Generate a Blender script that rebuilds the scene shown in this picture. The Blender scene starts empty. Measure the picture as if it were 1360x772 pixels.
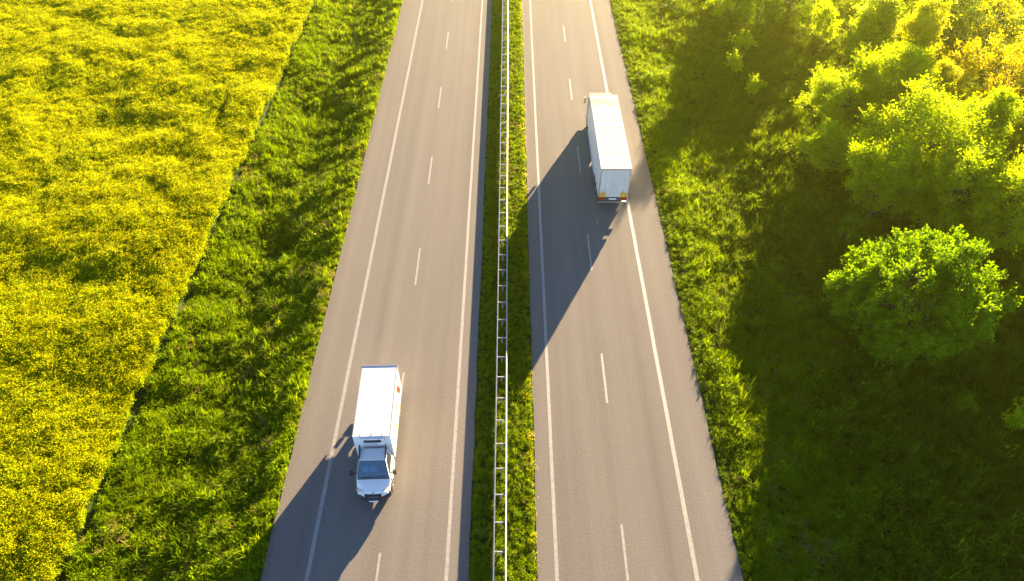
import bpy, bmesh, math, random
import numpy as np
from mathutils import Vector, Matrix

random.seed(7)
RNG = np.random.default_rng(7)
S = bpy.context.scene
COL = S.collection
PI = math.pi
R = math.radians

# ------------------------------------------------------------------ helpers
def tag(o, label=None, cat=None, group=None, kind=None):
    if label: o['label'] = label
    if cat: o['category'] = cat
    if group: o['group'] = group
    if kind: o['kind'] = kind
    return o

def empty(name, loc, rz=0.0):
    o = bpy.data.objects.new(name, None)
    o.empty_display_size = 0.3
    COL.objects.link(o)
    o.location = loc
    o.rotation_euler = (0, 0, rz)
    return o

def np_mesh(name, V, F, mat=None, smooth=False, tint=None):
    """mesh from an (n,3) array and an (m,k) array of faces"""
    V = np.asarray(V, dtype=np.float32); F = np.asarray(F, dtype=np.int32)
    me = bpy.data.meshes.new(name)
    m, k = F.shape
    me.vertices.add(len(V)); me.vertices.foreach_set('co', V.ravel())
    me.loops.add(m * k); me.loops.foreach_set('vertex_index', F.ravel())
    me.polygons.add(m)
    me.polygons.foreach_set('loop_start', np.arange(0, m * k, k, dtype=np.int32))
    if tint is not None:
        a = me.attributes.new('tint', 'FLOAT', 'POINT')
        a.data.foreach_set('value', np.asarray(tint, dtype=np.float32))
    me.update(calc_edges=True)
    me.validate()
    me.polygons.foreach_set('use_smooth', np.full(len(me.polygons), bool(smooth)))
    if mat: me.materials.append(mat)
    return me

def link(name, me, parent=None):
    o = bpy.data.objects.new(name, me)
    COL.objects.link(o)
    if parent: o.parent = parent
    return o

def bm_obj(name, bm, mat, parent=None, bevel=0.0, seg=2, smooth=False):
    if bevel > 0:
        es = [e for e in bm.edges if len(e.link_faces) == 2 and e.calc_face_angle(0) > 0.35]
        if es:
            bmesh.ops.bevel(bm, geom=es, offset=bevel, segments=seg, affect='EDGES', profile=0.6, clamp_overlap=True)
    bmesh.ops.recalc_face_normals(bm, faces=bm.faces[:])
    me = bpy.data.meshes.new(name)
    bm.to_mesh(me); bm.free()
    me.materials.append(mat)
    if smooth:
        for p in me.polygons: p.use_smooth = True
    return link(name, me, parent)

def add_box(bm, x0, x1, y0, y1, z0, z1, m=None):
    vs = [bm.verts.new((x, y, z)) for z in (z0, z1) for (x, y) in ((x0, y0), (x1, y0), (x1, y1), (x0, y1))]
    if m is not None:
        for v in vs: v.co = m @ v.co
    for f in ((3, 2, 1, 0), (4, 5, 6, 7), (0, 1, 5, 4), (1, 2, 6, 5), (2, 3, 7, 6), (3, 0, 4, 7)):
        bm.faces.new([vs[i] for i in f])

def boxes(name, lst, mat, parent=None, bevel=0.0, seg=2):
    if len(lst) > 1 and name not in ('rear_frame', 'chassis', 'grille_slat'):
        return [boxes(name, [b], mat, parent, bevel, seg) for b in lst][0]
    bm = bmesh.new()
    for b in lst: add_box(bm, *b)
    return bm_obj(name, bm, mat, parent, bevel, seg)

def add_tube(bm, p, q, r0, r1=None, n=10):
    p, q = Vector(p), Vector(q)
    r1 = r0 if r1 is None else r1
    d = (q - p).normalized()
    a = d.orthogonal().normalized(); b = d.cross(a)
    A = [bm.verts.new(p + (a * math.cos(2*PI*i/n) + b * math.sin(2*PI*i/n)) * r0) for i in range(n)]
    B = [bm.verts.new(q + (a * math.cos(2*PI*i/n) + b * math.sin(2*PI*i/n)) * r1) for i in range(n)]
    for i in range(n):
        bm.faces.new((A[i], A[(i+1) % n], B[(i+1) % n], B[i]))
    bm.faces.new(A[::-1]); bm.faces.new(B)

def add_prism(bm, pts, axis, t0, t1):
    """polygon pts (2-D) extruded along axis between t0 and t1"""
    def mk(p, t):
        return {'x': (t, p[0], p[1]), 'y': (p[0], t, p[1]), 'z': (p[0], p[1], t)}[axis]
    A = [bm.verts.new(mk(p, t0)) for p in pts]; B = [bm.verts.new(mk(p, t1)) for p in pts]
    n = len(pts)
    bm.faces.new(A[::-1]); bm.faces.new(B)
    for i in range(n): bm.faces.new((A[i], A[(i+1) % n], B[(i+1) % n], B[i]))

def add_lathe_x(bm, prof, cx, cy, cz, n=28):
    """profile of (x offset, radius) turned about the x axis"""
    rings = []
    for (dx, r) in prof:
        rings.append([bm.verts.new((cx + dx, cy + r*math.cos(2*PI*i/n), cz + r*math.sin(2*PI*i/n))) for i in range(n)])
    for a, b in zip(rings, rings[1:]):
        for i in range(n): bm.faces.new((a[i], a[(i+1) % n], b[(i+1) % n], b[i]))
    bm.faces.new(rings[0]); bm.faces.new(rings[-1][::-1])

# value noise ------------------------------------------------------------
def _hash(ix, iy, seed):
    n = (ix.astype(np.int64) * 374761393 + iy.astype(np.int64) * 668265263 + seed * 974634777) & 0x7fffffff
    n = ((n ^ (n >> 13)) * 1274126177) & 0x7fffffff
    return ((n ^ (n >> 16)) & 0xffff) / 65535.0

def vnoise(x, y, scale, seed):
    x = np.asarray(x, float) / scale; y = np.asarray(y, float) / scale
    ix, iy = np.floor(x), np.floor(y)
    fx, fy = x - ix, y - iy
    fx = fx*fx*(3-2*fx); fy = fy*fy*(3-2*fy)
    a = _hash(ix, iy, seed); b = _hash(ix+1, iy, seed); c = _hash(ix, iy+1, seed); d = _hash(ix+1, iy+1, seed)
    return (a*(1-fx) + b*fx)*(1-fy) + (c*(1-fx) + d*fx)*fy

def fnoise(x, y, scale, seed, octs=3):
    v, w, t = 0, 1, 0
    for k in range(octs):
        v = v + w*vnoise(x, y, scale/2**k, seed + 17*k); t += w; w *= 0.55
    return v / t

# ------------------------------------------------------------------ measures
LX0, LX1 = -13.2, -2.15          # left carriageway
RX0, RX1 = 1.45, 12.35           # right carriageway
FIELD_X = -24.0
PX = [-400, -60, -30, -24.3, -23.95, -23.75, -23.5, -20.6, -18.6, -15.0, -13.9, -13.2, -13.0, -2.3, -2.15, -0.5, 1.2, 1.45, 1.7, 12.1, 12.35, 13.4, 17.2, 19.5, 24, 30, 70, 400]
PZ = [0, 0, 0.02, 0, -0.02, -0.30, -0.22, -1.25, -1.35, -0.36, -0.05, -0.03, -0.10, -0.10, -0.03, 0.05, 0.0, -0.03, -0.10, -0.10, -0.03, -0.10, -0.85, -0.9, -0.35, 0.0, 0.35, 0.5]

def ground_z(x, y):
    x = np.asarray(x, float); y = np.asarray(y, float)
    z = np.interp(x, PX, PZ)
    dist = np.minimum(np.abs(x - LX0), np.abs(x - RX1))
    off = np.where((x < LX0) | (x > RX1), np.clip((dist - 0.4) / 2.5, 0, 1), 0.0)
    z = z + off * ((fnoise(x, y, 5.0, 3) - 0.5)*np.where(x < 0, 0.95, 0.6) + (fnoise(x, y, 1.6, 9, 2) - 0.5)*0.34)
    return z

# ------------------------------------------------------------------ materials
def mat(name):
    m = bpy.data.materials.new(name); m.use_nodes = True
    nt = m.node_tree
    return m, nt, nt.nodes['Principled BSDF'], nt.nodes['Material Output']

def simple(name, col, rough=0.5, metal=0.0, spec=0.5, noise=0.0, nscale=3.0, emit=None):
    m, nt, p, out = mat(name)
    p.inputs['Base Color'].default_value = (*col, 1)
    p.inputs['Roughness'].default_value = rough
    p.inputs['Metallic'].default_value = metal
    p.inputs['Specular IOR Level'].default_value = spec
    if noise > 0:
        tc = nt.nodes.new('ShaderNodeTexCoord')
        n = nt.nodes.new('ShaderNodeTexNoise'); n.inputs['Scale'].default_value = nscale; n.inputs['Detail'].default_value = 6
        nt.links.new(tc.outputs['Object'], n.inputs['Vector'])
        mr = nt.nodes.new('ShaderNodeMapRange'); mr.inputs[1].default_value = 0.3; mr.inputs[2].default_value = 0.75
        mr.inputs[3].default_value = 1.0; mr.inputs[4].default_value = 1.0 - noise
        nt.links.new(n.outputs['Fac'], mr.inputs[0])
        mx = nt.nodes.new('ShaderNodeMix'); mx.data_type = 'RGBA'; mx.blend_type = 'MULTIPLY'; mx.inputs[0].default_value = 1
        mx.inputs[6].default_value = (*col, 1)
        nt.links.new(mr.outputs[0], mx.inputs[7])
        nt.links.new(mx.outputs[2], p.inputs['Base Color'])
    return m

def ramp(nt, stops):
    r = nt.nodes.new('ShaderNodeValToRGB')
    e = r.color_ramp.elements
    while len(e) < len(stops): e.new(0.5)
    for el, (pos, c) in zip(e, stops):
        el.position = pos; el.color = (*c, 1) if len(c) == 3 else c
    return r

def foliage(name, c_dark, c_light, trans=0.5, tcol=(1.25, 1.15, 0.5), patch=6.0, rough=0.6):
    """leaf material: colour varies leaf by leaf, plant by plant and in patches on the ground"""
    m, nt, p, out = mat(name)
    L = nt.links
    at = nt.nodes.new('ShaderNodeAttribute'); at.attribute_name = 'tint'
    oi = nt.nodes.new('ShaderNodeObjectInfo')
    geo = nt.nodes.new('ShaderNodeNewGeometry')
    no = nt.nodes.new('ShaderNodeTexNoise'); no.inputs['Scale'].default_value = 1.0/patch; no.inputs['Detail'].default_value = 3
    L.new(geo.outputs['Position'], no.inputs['Vector'])
    a1 = nt.nodes.new('ShaderNodeMath'); a1.operation = 'MULTIPLY_ADD'; a1.inputs[1].default_value = 0.45; 
    L.new(at.outputs['Fac'], a1.inputs[0])
    a0 = nt.nodes.new('ShaderNodeMath'); a0.operation = 'MULTIPLY_ADD'; a0.inputs[1].default_value = 0.25; a0.inputs[2].default_value = -0.1
    L.new(oi.outputs['Random'], a0.inputs[0])
    a2 = nt.nodes.new('ShaderNodeMath'); a2.operation = 'MULTIPLY_ADD'; a2.inputs[1].default_value = 0.6
    L.new(no.outputs['Fac'], a2.inputs[0]); L.new(a0.outputs[0], a2.inputs[2])
    L.new(a2.outputs[0], a1.inputs[2])
    rp = ramp(nt, [(0.15, c_dark), (0.85, c_light)])
    L.new(a1.outputs[0], rp.inputs[0])
    L.new(rp.outputs[0], p.inputs['Base Color'])
    p.inputs['Roughness'].default_value = rough
    p.inputs['Specular IOR Level'].default_value = 0.06
    tr = nt.nodes.new('ShaderNodeBsdfTranslucent')
    tm = nt.nodes.new('ShaderNodeMix'); tm.data_type = 'RGBA'; tm.blend_type = 'MULTIPLY'; tm.inputs[0].default_value = 1
    L.new(rp.outputs[0], tm.inputs[6]); tm.inputs[7].default_value = (*tcol, 1)
    L.new(tm.outputs[2], tr.inputs['Color'])
    mx = nt.nodes.new('ShaderNodeMixShader'); mx.inputs[0].default_value = trans
    L.new(p.outputs[0], mx.inputs[1]); L.new(tr.outputs[0], mx.inputs[2])
    L.new(mx.outputs[0], out.inputs['Surface'])
    return m

def ground_mat():
    m, nt, p, out = mat('soil_and_turf')
    L = nt.links
    geo = nt.nodes.new('ShaderNodeNewGeometry')
    n1 = nt.nodes.new('ShaderNodeTexNoise'); n1.inputs['Scale'].default_value = 0.5; n1.inputs['Detail'].default_value = 8
    L.new(geo.outputs['Position'], n1.inputs['Vector'])
    n2 = nt.nodes.new('ShaderNodeTexNoise'); n2.inputs['Scale'].default_value = 9; n2.inputs['Detail'].default_value = 5
    L.new(geo.outputs['Position'], n2.inputs['Vector'])
    r1 = ramp(nt, [(0.35, (0.014, 0.030, 0.003)), (0.6, (0.026, 0.050, 0.004)), (0.8, (0.045, 0.048, 0.012))])
    L.new(n1.outputs['Fac'], r1.inputs[0])
    mx = nt.nodes.new('ShaderNodeMix'); mx.data_type = 'RGBA'; mx.blend_type = 'MULTIPLY'; mx.inputs[0].default_value = 0.8
    r2 = ramp(nt, [(0.3, (0.5, 0.5, 0.5)), (0.7, (1.2, 1.2, 1.2))])
    L.new(n2.outputs['Fac'], r2.inputs[0])
    L.new(r1.outputs[0], mx.inputs[6]); L.new(r2.outputs[0], mx.inputs[7])
    L.new(mx.outputs[2], p.inputs['Base Color'])
    p.inputs['Roughness'].default_value = 0.95
    p.inputs['Specular IOR Level'].default_value = 0.1
    bp = nt.nodes.new('ShaderNodeBump'); bp.inputs['Strength'].default_value = 0.7; bp.inputs['Distance'].default_value = 0.05
    L.new(n2.outputs['Fac'], bp.inputs['Height']); L.new(bp.outputs[0], p.inputs['Normal'])
    return m

def asphalt_mat():
    m, nt, p, out = mat('worn_asphalt')
    L = nt.links
    geo = nt.nodes.new('ShaderNodeNewGeometry')
    def noise(scale, detail, sx=1, sy=1, rough=0.5):
        mp = nt.nodes.new('ShaderNodeMapping'); mp.inputs['Scale'].default_value = (sx, sy, 1)
        L.new(geo.outputs['Position'], mp.inputs['Vector'])
        n = nt.nodes.new('ShaderNodeTexNoise'); n.inputs['Scale'].default_value = scale; n.inputs['Detail'].default_value = detail
        n.inputs['Roughness'].default_value = rough
        L.new(mp.outputs[0], n.inputs['Vector'])
        return n
    def mul(a, b, f):
        mx = nt.nodes.new('ShaderNodeMix'); mx.data_type = 'RGBA'; mx.blend_type = 'MULTIPLY'; mx.inputs[0].default_value = f
        L.new(a, mx.inputs[6]); L.new(b, mx.inputs[7]); return mx.outputs[2]
    streak = noise(1.0, 2, 0.75, 0.012)
    r1 = ramp(nt, [(0.3, (0.113, 0.108, 0.101)), (0.5, (0.130, 0.124, 0.117)), (0.72, (0.145, 0.139, 0.132))])
    L.new(streak.outputs['Fac'], r1.inputs[0])
    blot = noise(0.35, 5, 1, 0.25)
    r2 = ramp(nt, [(0.3, (0.95, 0.95, 0.96)), (0.7, (1.04, 1.04, 1.03))])
    L.new(blot.outputs['Fac'], r2.inputs[0])
    grain = noise(24, 8, 1, 1, 0.75)
    r3 = ramp(nt, [(0.3, (0.62, 0.61, 0.60)), (0.5, (1.0, 1.0, 1.0)), (0.72, (1.38, 1.38, 1.36))])
    L.new(grain.outputs['Fac'], r3.inputs[0])
    speck = noise(8.0, 5, 1, 1, 0.8)
    r4 = ramp(nt, [(0.28, (0.55, 0.55, 0.55)), (0.44, (0.95, 0.95, 0.95)), (0.56, (1.04, 1.04, 1.04)), (0.72, (1.5, 1.5, 1.48))])
    L.new(speck.outputs['Fac'], r4.inputs[0])
    c = mul(r1.outputs[0], r2.outputs[0], 1); c = mul(c, r3.outputs[0], 0.85); c = mul(c, r4.outputs[0], 0.8)
    L.new(c, p.inputs['Base Color'])
    p.inputs['Roughness'].default_value = 0.9
    p.inputs['Specular IOR Level'].default_value = 0.15
    bp = nt.nodes.new('ShaderNodeBump'); bp.inputs['Strength'].default_value = 0.25; bp.inputs['Distance'].default_value = 0.01
    L.new(grain.outputs['Fac'], bp.inputs['Height']); L.new(bp.outputs[0], p.inputs['Normal'])
    return m

def paint_line_mat():
    m, nt, p, out = mat('road_paint')
    L = nt.links
    geo = nt.nodes.new('ShaderNodeNewGeometry')
    n = nt.nodes.new('ShaderNodeTexNoise'); n.inputs['Scale'].default_value = 5; n.inputs['Detail'].default_value = 8; n.inputs['Roughness'].default_value = 0.7
    L.new(geo.outputs['Position'], n.inputs['Vector'])
    r = ramp(nt, [(0.28, (0.13, 0.13, 0.125)), (0.45, (0.20, 0.20, 0.195)), (0.7, (0.27, 0.27, 0.265))])
    L.new(n.outputs['Fac'], r.inputs[0]); L.new(r.outputs[0], p.inputs['Base Color'])
    p.inputs['Roughness'].default_value = 0.6
    return m

M = {}
M['ground'] = ground_mat()
M['asphalt'] = asphalt_mat()
M['line'] = paint_line_mat()
M['seal'] = simple('crack_seal', (0.075, 0.066, 0.056), 0.7)
M['bark'] = simple('bark', (0.10, 0.075, 0.05), 0.9, noise=0.5, nscale=8)
M['grass'] = foliage('grass_blades', (0.050, 0.120, 0.001), (0.200, 0.295, 0.002), trans=0.5, tcol=(1.3, 1.2, 0.35), patch=3.0)
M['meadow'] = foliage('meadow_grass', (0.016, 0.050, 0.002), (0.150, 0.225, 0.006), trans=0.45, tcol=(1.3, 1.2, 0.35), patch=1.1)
M['straw'] = foliage('dry_straw', (0.16, 0.13, 0.03), (0.34, 0.27, 0.08), trans=0.35, tcol=(1.1, 1.0, 0.6), patch=3.0)
M['weed'] = foliage('weed_leaves', (0.048, 0.125, 0.001), (0.190, 0.295, 0.002), trans=0.45, tcol=(1.3, 1.2, 0.35), patch=4.0)
M['petal'] = foliage('yellow_petals', (0.42, 0.43, 0.001), (0.55, 0.55, 0.002), trans=0.5, tcol=(1.25, 1.2, 0.5), patch=8.0)
M['stalk'] = foliage('crop_stalks', (0.09, 0.17, 0.001), (0.24, 0.34, 0.003), trans=0.4, tcol=(1.3, 1.2, 0.4), patch=7.0)
M['leaf_mid'] = foliage('mid_green_leaves', (0.045, 0.120, 0.001), (0.140, 0.240, 0.003), trans=0.5, tcol=(1.5, 1.45, 0.4), patch=3.0)
M['leaf_light'] = foliage('light_green_leaves', (0.14, 0.25, 0.001), (0.31, 0.40, 0.003), trans=0.6, tcol=(1.6, 1.5, 0.4), patch=3.0)
M['leaf_yellow'] = foliage('yellow_leaves', (0.30, 0.36, 0.002), (0.44, 0.50, 0.004), trans=0.5, tcol=(1.4, 1.2, 0.4), patch=3.0)
M['leaf_ochre'] = foliage('ochre_leaves', (0.25, 0.26, 0.002), (0.42, 0.42, 0.004), trans=0.5, tcol=(1.3, 1.1, 0.4), patch=3.0)
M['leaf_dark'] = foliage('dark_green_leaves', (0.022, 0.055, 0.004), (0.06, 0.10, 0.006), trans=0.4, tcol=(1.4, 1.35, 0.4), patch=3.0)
M['white'] = simple('white_panel', (0.70, 0.70, 0.69), 0.32, noise=0.10, nscale=0.8)
M['white_cab'] = simple('white_car_paint', (0.60, 0.61, 0.62), 0.25)
M['black'] = simple('black_plastic', (0.018, 0.018, 0.02), 0.5)
M['cream'] = simple('cream_white_panel', (0.62, 0.57, 0.48), 0.4, noise=0.12, nscale=0.9)
M['rubber'] = simple('tyre_rubber', (0.022, 0.021, 0.02), 0.85)
M['steel'] = simple('dark_steel', (0.09, 0.09, 0.09), 0.5, 0.6)
M['alu'] = simple('aluminium', (0.55, 0.55, 0.55), 0.35, 0.9)
M['galv'] = simple('galvanised_steel', (0.36, 0.37, 0.38), 0.5, 0.3, noise=0.25, nscale=1.5)
M['rim'] = simple('rim_silver', (0.42, 0.42, 0.43), 0.35, 0.7)
M['frame'] = simple('box_frame_grey', (0.16, 0.17, 0.20), 0.45, 0.3)
M['seat'] = simple('pale_seat_cloth', (0.85, 0.88, 0.90), 0.9)
M['amber'] = simple('amber_marker', (0.62, 0.34, 0.03), 0.5)
M['redlens'] = simple('red_lens', (0.45, 0.015, 0.01), 0.25)
M['lamp'] = simple('headlamp_lens', (0.80, 0.74, 0.68), 0.12)
M['plate'] = simple('number_plate', (0.62, 0.66, 0.72), 0.5)
M['chassis'] = simple('chassis_dirt', (0.045, 0.04, 0.035), 0.8)
M['beige'] = simple('beige_cab_paint', (0.52, 0.40, 0.22), 0.35)
M['grey'] = simple('unit_grey', (0.36, 0.38, 0.41), 0.5)
M['rose'] = simple('rose_print', (0.16, 0.008, 0.02), 0.4)
M['leafprint'] = simple('green_print', (0.010, 0.07, 0.004), 0.4)
M['sunprint'] = simple('orange_print', (0.30, 0.16, 0.04), 0.4)

def glass_mat():
    m, nt, p, out = mat('sky_blue_glass')
    p.inputs['Base Color'].default_value = (0.003, 0.055, 0.11, 1); p.inputs['Roughness'].default_value = 0.04  # blue in base and see-through colour stands in for reflected sky
    p.inputs['IOR'].default_value = 2.0
    t = nt.nodes.new('ShaderNodeBsdfTransparent'); t.inputs[0].default_value = (0.50, 0.85, 1.0, 1)
    mx = nt.nodes.new('ShaderNodeMixShader'); mx.inputs[0].default_value = 0.55
    nt.links.new(p.outputs[0], mx.inputs[1]); nt.links.new(t.outputs[0], mx.inputs[2]); nt.links.new(mx.outputs[0], out.inputs[0])
    return m
M['glass'] = glass_mat()
M['darkglass'] = simple('dark_glass', (0.012, 0.018, 0.024), 0.05, spec=0.8)

def truck_roof_mat():
    """white roof sheet with faint cross battens and a grey grimy patch at its front"""
    m, nt, p, out = mat('truck_roof_sheet')
    L = nt.links
    tc = nt.nodes.new('ShaderNodeTexCoord')
    n = nt.nodes.new('ShaderNodeTexNoise'); n.inputs['Scale'].default_value = 1.1; n.inputs['Detail'].default_value = 6
    mp = nt.nodes.new('ShaderNodeMapping'); mp.inputs['Scale'].default_value = (1.6, 0.8, 1)
    L.new(tc.outputs['Object'], mp.inputs[0]); L.new(mp.outputs[0], n.inputs['Vector'])
    sx = nt.nodes.new('ShaderNodeSeparateXYZ'); L.new(tc.outputs['Object'], sx.inputs[0])
    g = nt.nodes.new('ShaderNodeMapRange'); g.inputs[1].default_value = 3.2; g.inputs[2].default_value = 3.8
    L.new(sx.outputs['Y'], g.inputs[0])
    g2 = nt.nodes.new('ShaderNodeMapRange'); g2.inputs[1].default_value = 5.1; g2.inputs[2].default_value = 4.7
    L.new(sx.outputs['Y'], g2.inputs[0])
    mu = nt.nodes.new('ShaderNodeMath'); mu.operation = 'MULTIPLY'; L.new(g.outputs[0], mu.inputs[0]); L.new(g2.outputs[0], mu.inputs[1])
    mu2 = nt.nodes.new('ShaderNodeMath'); mu2.operation = 'MULTIPLY'; L.new(mu.outputs[0], mu2.inputs[0])
    rn = ramp(nt, [(0.38, (0, 0, 0)), (0.50, (1, 1, 1))]); L.new(n.outputs['Fac'], rn.inputs[0]); L.new(rn.outputs[0], mu2.inputs[1])
    mx = nt.nodes.new('ShaderNodeMix'); mx.data_type = 'RGBA'
    L.new(mu2.outputs[0], mx.inputs[0]); mx.inputs[7].default_value = (0.055, 0.055, 0.06, 1)
    dirt = ramp(nt, [(0.3, (0.20, 0.20, 0.20)), (0.6, (0.30, 0.30, 0.30))])
    n2 = nt.nodes.new('ShaderNodeTexNoise'); n2.inputs['Scale'].default_value = 2.2; n2.inputs['Detail'].default_value = 8
    L.new(tc.outputs['Object'], n2.inputs['Vector']); L.new(n2.outputs['Fac'], dirt.inputs[0])
    L.new(dirt.outputs[0], mx.inputs[6])
    L.new(mx.outputs[2], p.inputs['Base Color'])
    p.inputs['Roughness'].default_value = 0.5
    return m
M['truckroof'] = truck_roof_mat()
M['batten'] = simple('roof_batten', (0.20, 0.20, 0.20), 0.7)

# ------------------------------------------------------------------ camera, light, air
H = 36.7
cam_d = bpy.data.cameras.new('camera'); cam = bpy.data.objects.new('camera', cam_d); COL.objects.link(cam)
cam.location = (0, 0, H); cam.rotation_euler = (R(90 - 46.75), 0, 0)
cam_d.sensor_width = 36; cam_d.lens = 24.0; cam_d.shift_x = 0.0022; cam_d.clip_end = 3000; cam_d.clip_start = 0.1
S.camera = cam

SUN_EL, SUN_AZ = R(10.3), R(26.0)
w = bpy.data.worlds.new('World'); S.world = w; w.use_nodes = True
nt = w.node_tree
sky = nt.nodes.new('ShaderNodeTexSky'); sky.sky_type = 'NISHITA'; sky.sun_disc = False
sky.sun_elevation = SUN_EL; sky.sun_rotation = SUN_AZ; sky.altitude = 4000; sky.air_density = 0.3; sky.dust_density = 0.0; sky.ozone_density = 0.0
bg = nt.nodes['Background']; bg.inputs['Strength'].default_value = 0.098
nt.links.new(sky.outputs[0], bg.inputs['Color'])
sd = bpy.data.lights.new('sun', 'SUN'); sd.energy = 5.0; sd.angle = R(0.5); sd.color = (1.0, 0.71, 0.40)
so = bpy.data.objects.new('sun', sd); COL.objects.link(so)
d = Vector((math.sin(SUN_AZ)*math.cos(SUN_EL), math.cos(SUN_AZ)*math.cos(SUN_EL), math.sin(SUN_EL)))
so.rotation_euler = d.to_track_quat('Z', 'Y').to_euler(); so.location = d * 200
S.view_settings.view_transform = 'Standard'; S.view_settings.look = 'None'
S.view_settings.exposure = 3.5; S.view_settings.gamma = 1.0
S.render.engine = 'CYCLES'
S.cycles.use_denoising = True
S.cycles.max_bounces = 8; S.cycles.diffuse_bounces = 4; S.cycles.transmission_bounces = 8; S.cycles.transparent_max_bounces = 8; S.cycles.volume_bounces = 0
S.cycles.sample_clamp_indirect = 6

def haze():
    bm = bmesh.new(); add_box(bm, -410, 410, -310, 410, -4, 40)
    m = bpy.data.materials.new('glow_haze'); m.use_nodes = True
    nt = m.node_tree; nt.nodes.remove(nt.nodes['Principled BSDF'])
    v = nt.nodes.new('ShaderNodeVolumePrincipled')
    v.inputs['Color'].default_value = (0.88, 1.0, 0.16, 1); v.inputs['Density'].default_value = HAZE_D; v.inputs['Anisotropy'].default_value = HAZE_G  # air volume added and tinted yellow for the warm glow along the top
    nt.links.new(v.outputs[0], nt.nodes['Material Output'].inputs['Volume'])
    o = bm_obj('haze', bm, m)
    tag(o, 'thin golden haze added for the warm glow of the low sun', 'haze', kind='stuff')
HAZE_D, HAZE_G = 0.00027, 0.84
haze()

# ------------------------------------------------------------------ ground
def ground():
    xs = np.concatenate([np.array([-400, -250, -150, -110, -90, -75, -60, -45, -35]), np.arange(-28, -25, 1.0), np.arange(-25, -22.4, 0.1), np.arange(-22.4, LX0, 0.4),
                         [LX0, -13.0, -12.5, -8, -4, -2.5, -2.3, LX1, -1.6, -1.0, -0.5, 0.2, 0.8, 1.2, RX0, 1.7, 4, 8, 11.8, 12.1, RX1],
                         np.arange(12.7, 50, 0.5), np.arange(50, 80, 3.0), [90, 110, 150, 250, 400]])
    xs = np.unique(np.round(xs, 3))
    ys = np.unique(np.concatenate([[-300, -150, -80, -40, -20, -10], np.arange(-4, 105, 0.6), np.arange(106, 140, 4), [160, 200, 260, 330, 400]]))
    X, Y = np.meshgrid(xs, ys)
    Z = ground_z(X, Y)
    V = np.stack([X, Y, Z], -1).reshape(-1, 3)
    nx, ny = len(xs), len(ys)
    i = np.arange(ny-1)[:, None]*nx + np.arange(nx-1)[None, :]
    F = np.stack([i, i+1, i+nx+1, i+nx], -1).reshape(-1, 4)
    o = link('ground', np_mesh('ground', V, F, M['ground'], True))
    tag(o, 'grassy ground sloping into ditches beside the motorway', 'ground', kind='structure')
ground()

# ------------------------------------------------------------------ roads
def road(x0, x1, lines, dash_x, far0, seed, label):
    rng = np.random.default_rng(seed)
    ys = np.concatenate([[-250, -60, -20], np.arange(0, 110, 0.35), [130, 200, 390]])
    e0 = x0 + (fnoise(ys, ys*0 + seed, 2.0, seed, 3) - 0.5)*0.13
    e1 = x1 + (fnoise(ys, ys*0 + seed + 5, 2.0, seed+3, 3) - 0.5)*0.13
    n = len(ys)
    V = np.concatenate([np.stack([e0, ys, ys*0 - 0.12], -1), np.stack([e0 + 0.03, ys, ys*0], -1), np.stack([e1 - 0.03, ys, ys*0], -1), np.stack([e1, ys, ys*0 - 0.12], -1)])
    i = np.arange(n-1)
    F = np.concatenate([np.stack([i + k*n, i + (k+1)*n, i + (k+1)*n + 1, i + k*n + 1], -1) for k in range(3)])
    o = link('road', np_mesh('road', V, F, M['asphalt']))
    tag(o, label, 'road', kind='structure')
    for (lx, wd) in lines:
        k = len(ys); wob = (fnoise(ys, ys*0 + 9, 1.2, seed + 11, 2) - 0.5)*0.025
        V = np.concatenate([np.stack([lx - wd/2 + wob, ys, ys*0 + 0.004], -1), np.stack([lx + wd/2 + wob, ys, ys*0 + 0.004], -1)])
        F = np.stack([i, i + k, i + k + 1, i + 1], -1)
        link('edge_line', np_mesh('edge_line', V, F, M['line']), o)
    for kk in range(-3, 22):
        f = far0 + 12.05*kk
        if f < -30 or f > 250: continue
        bm = bmesh.new()
        vs = [bm.verts.new((dash_x + sx*0.07, f - sy, 0.004)) for sx, sy in ((-1, 4.0), (1, 4.0), (1, 0), (-1, 0))]
        bm.faces.new(vs)
        bm_obj('lane_dash', bm, M['line'], o)
    return o

def crack(parent, pts, wd, seed):
    rng = np.random.default_rng(seed)
    P = []
    for (a, b) in zip(pts, pts[1:]):
        L = max(2, int(math.hypot(b[0]-a[0], b[1]-a[1]) / 0.35))
        for t in range(L): P.append((a[0] + (b[0]-a[0])*t/L, a[1] + (b[1]-a[1])*t/L))
    P.append(pts[-1]); P = np.array(P); P += rng.normal(0, 0.025, P.shape)
    D = np.gradient(P, axis=0); D /= np.linalg.norm(D, axis=1)[:, None] + 1e-9
    N = np.stack([-D[:, 1], D[:, 0]], -1) * (wd*rng.uniform(0.3, 1.0, len(P)))[:, None]
    n = len(P)
    V = np.concatenate([np.c_[P - N, np.full(n, 0.003)], np.c_[P + N, np.full(n, 0.003)]])
    i = np.arange(n-1)
    link('crack', np_mesh('crack', V, np.stack([i, i+1, i+n+1, i+n], -1), M['seal']), parent)

rl = road(LX0, LX1, [(-10.72, 0.22), (-3.36, 0.20)], -7.03, 15.0, 21, 'left carriageway of brown-grey asphalt carrying the white van')
rr = road(RX0, RX1, [(2.50, 0.20), (9.90, 0.24)], 6.23, 16.6, 41, 'right carriageway of brown-grey asphalt carrying the white truck')
crack(rr, [(8.75, 8), (8.8, 14), (8.6, 20), (8.7, 27), (8.55, 31)], 0.009, 3)
crack(rr, [(4.3, 58), (4.4, 66), (4.3, 72)], 0.01, 5)
crack(rl, [(-9.0, 30), (-9.1, 38), (-9.0, 44)], 0.014, 6)

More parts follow.
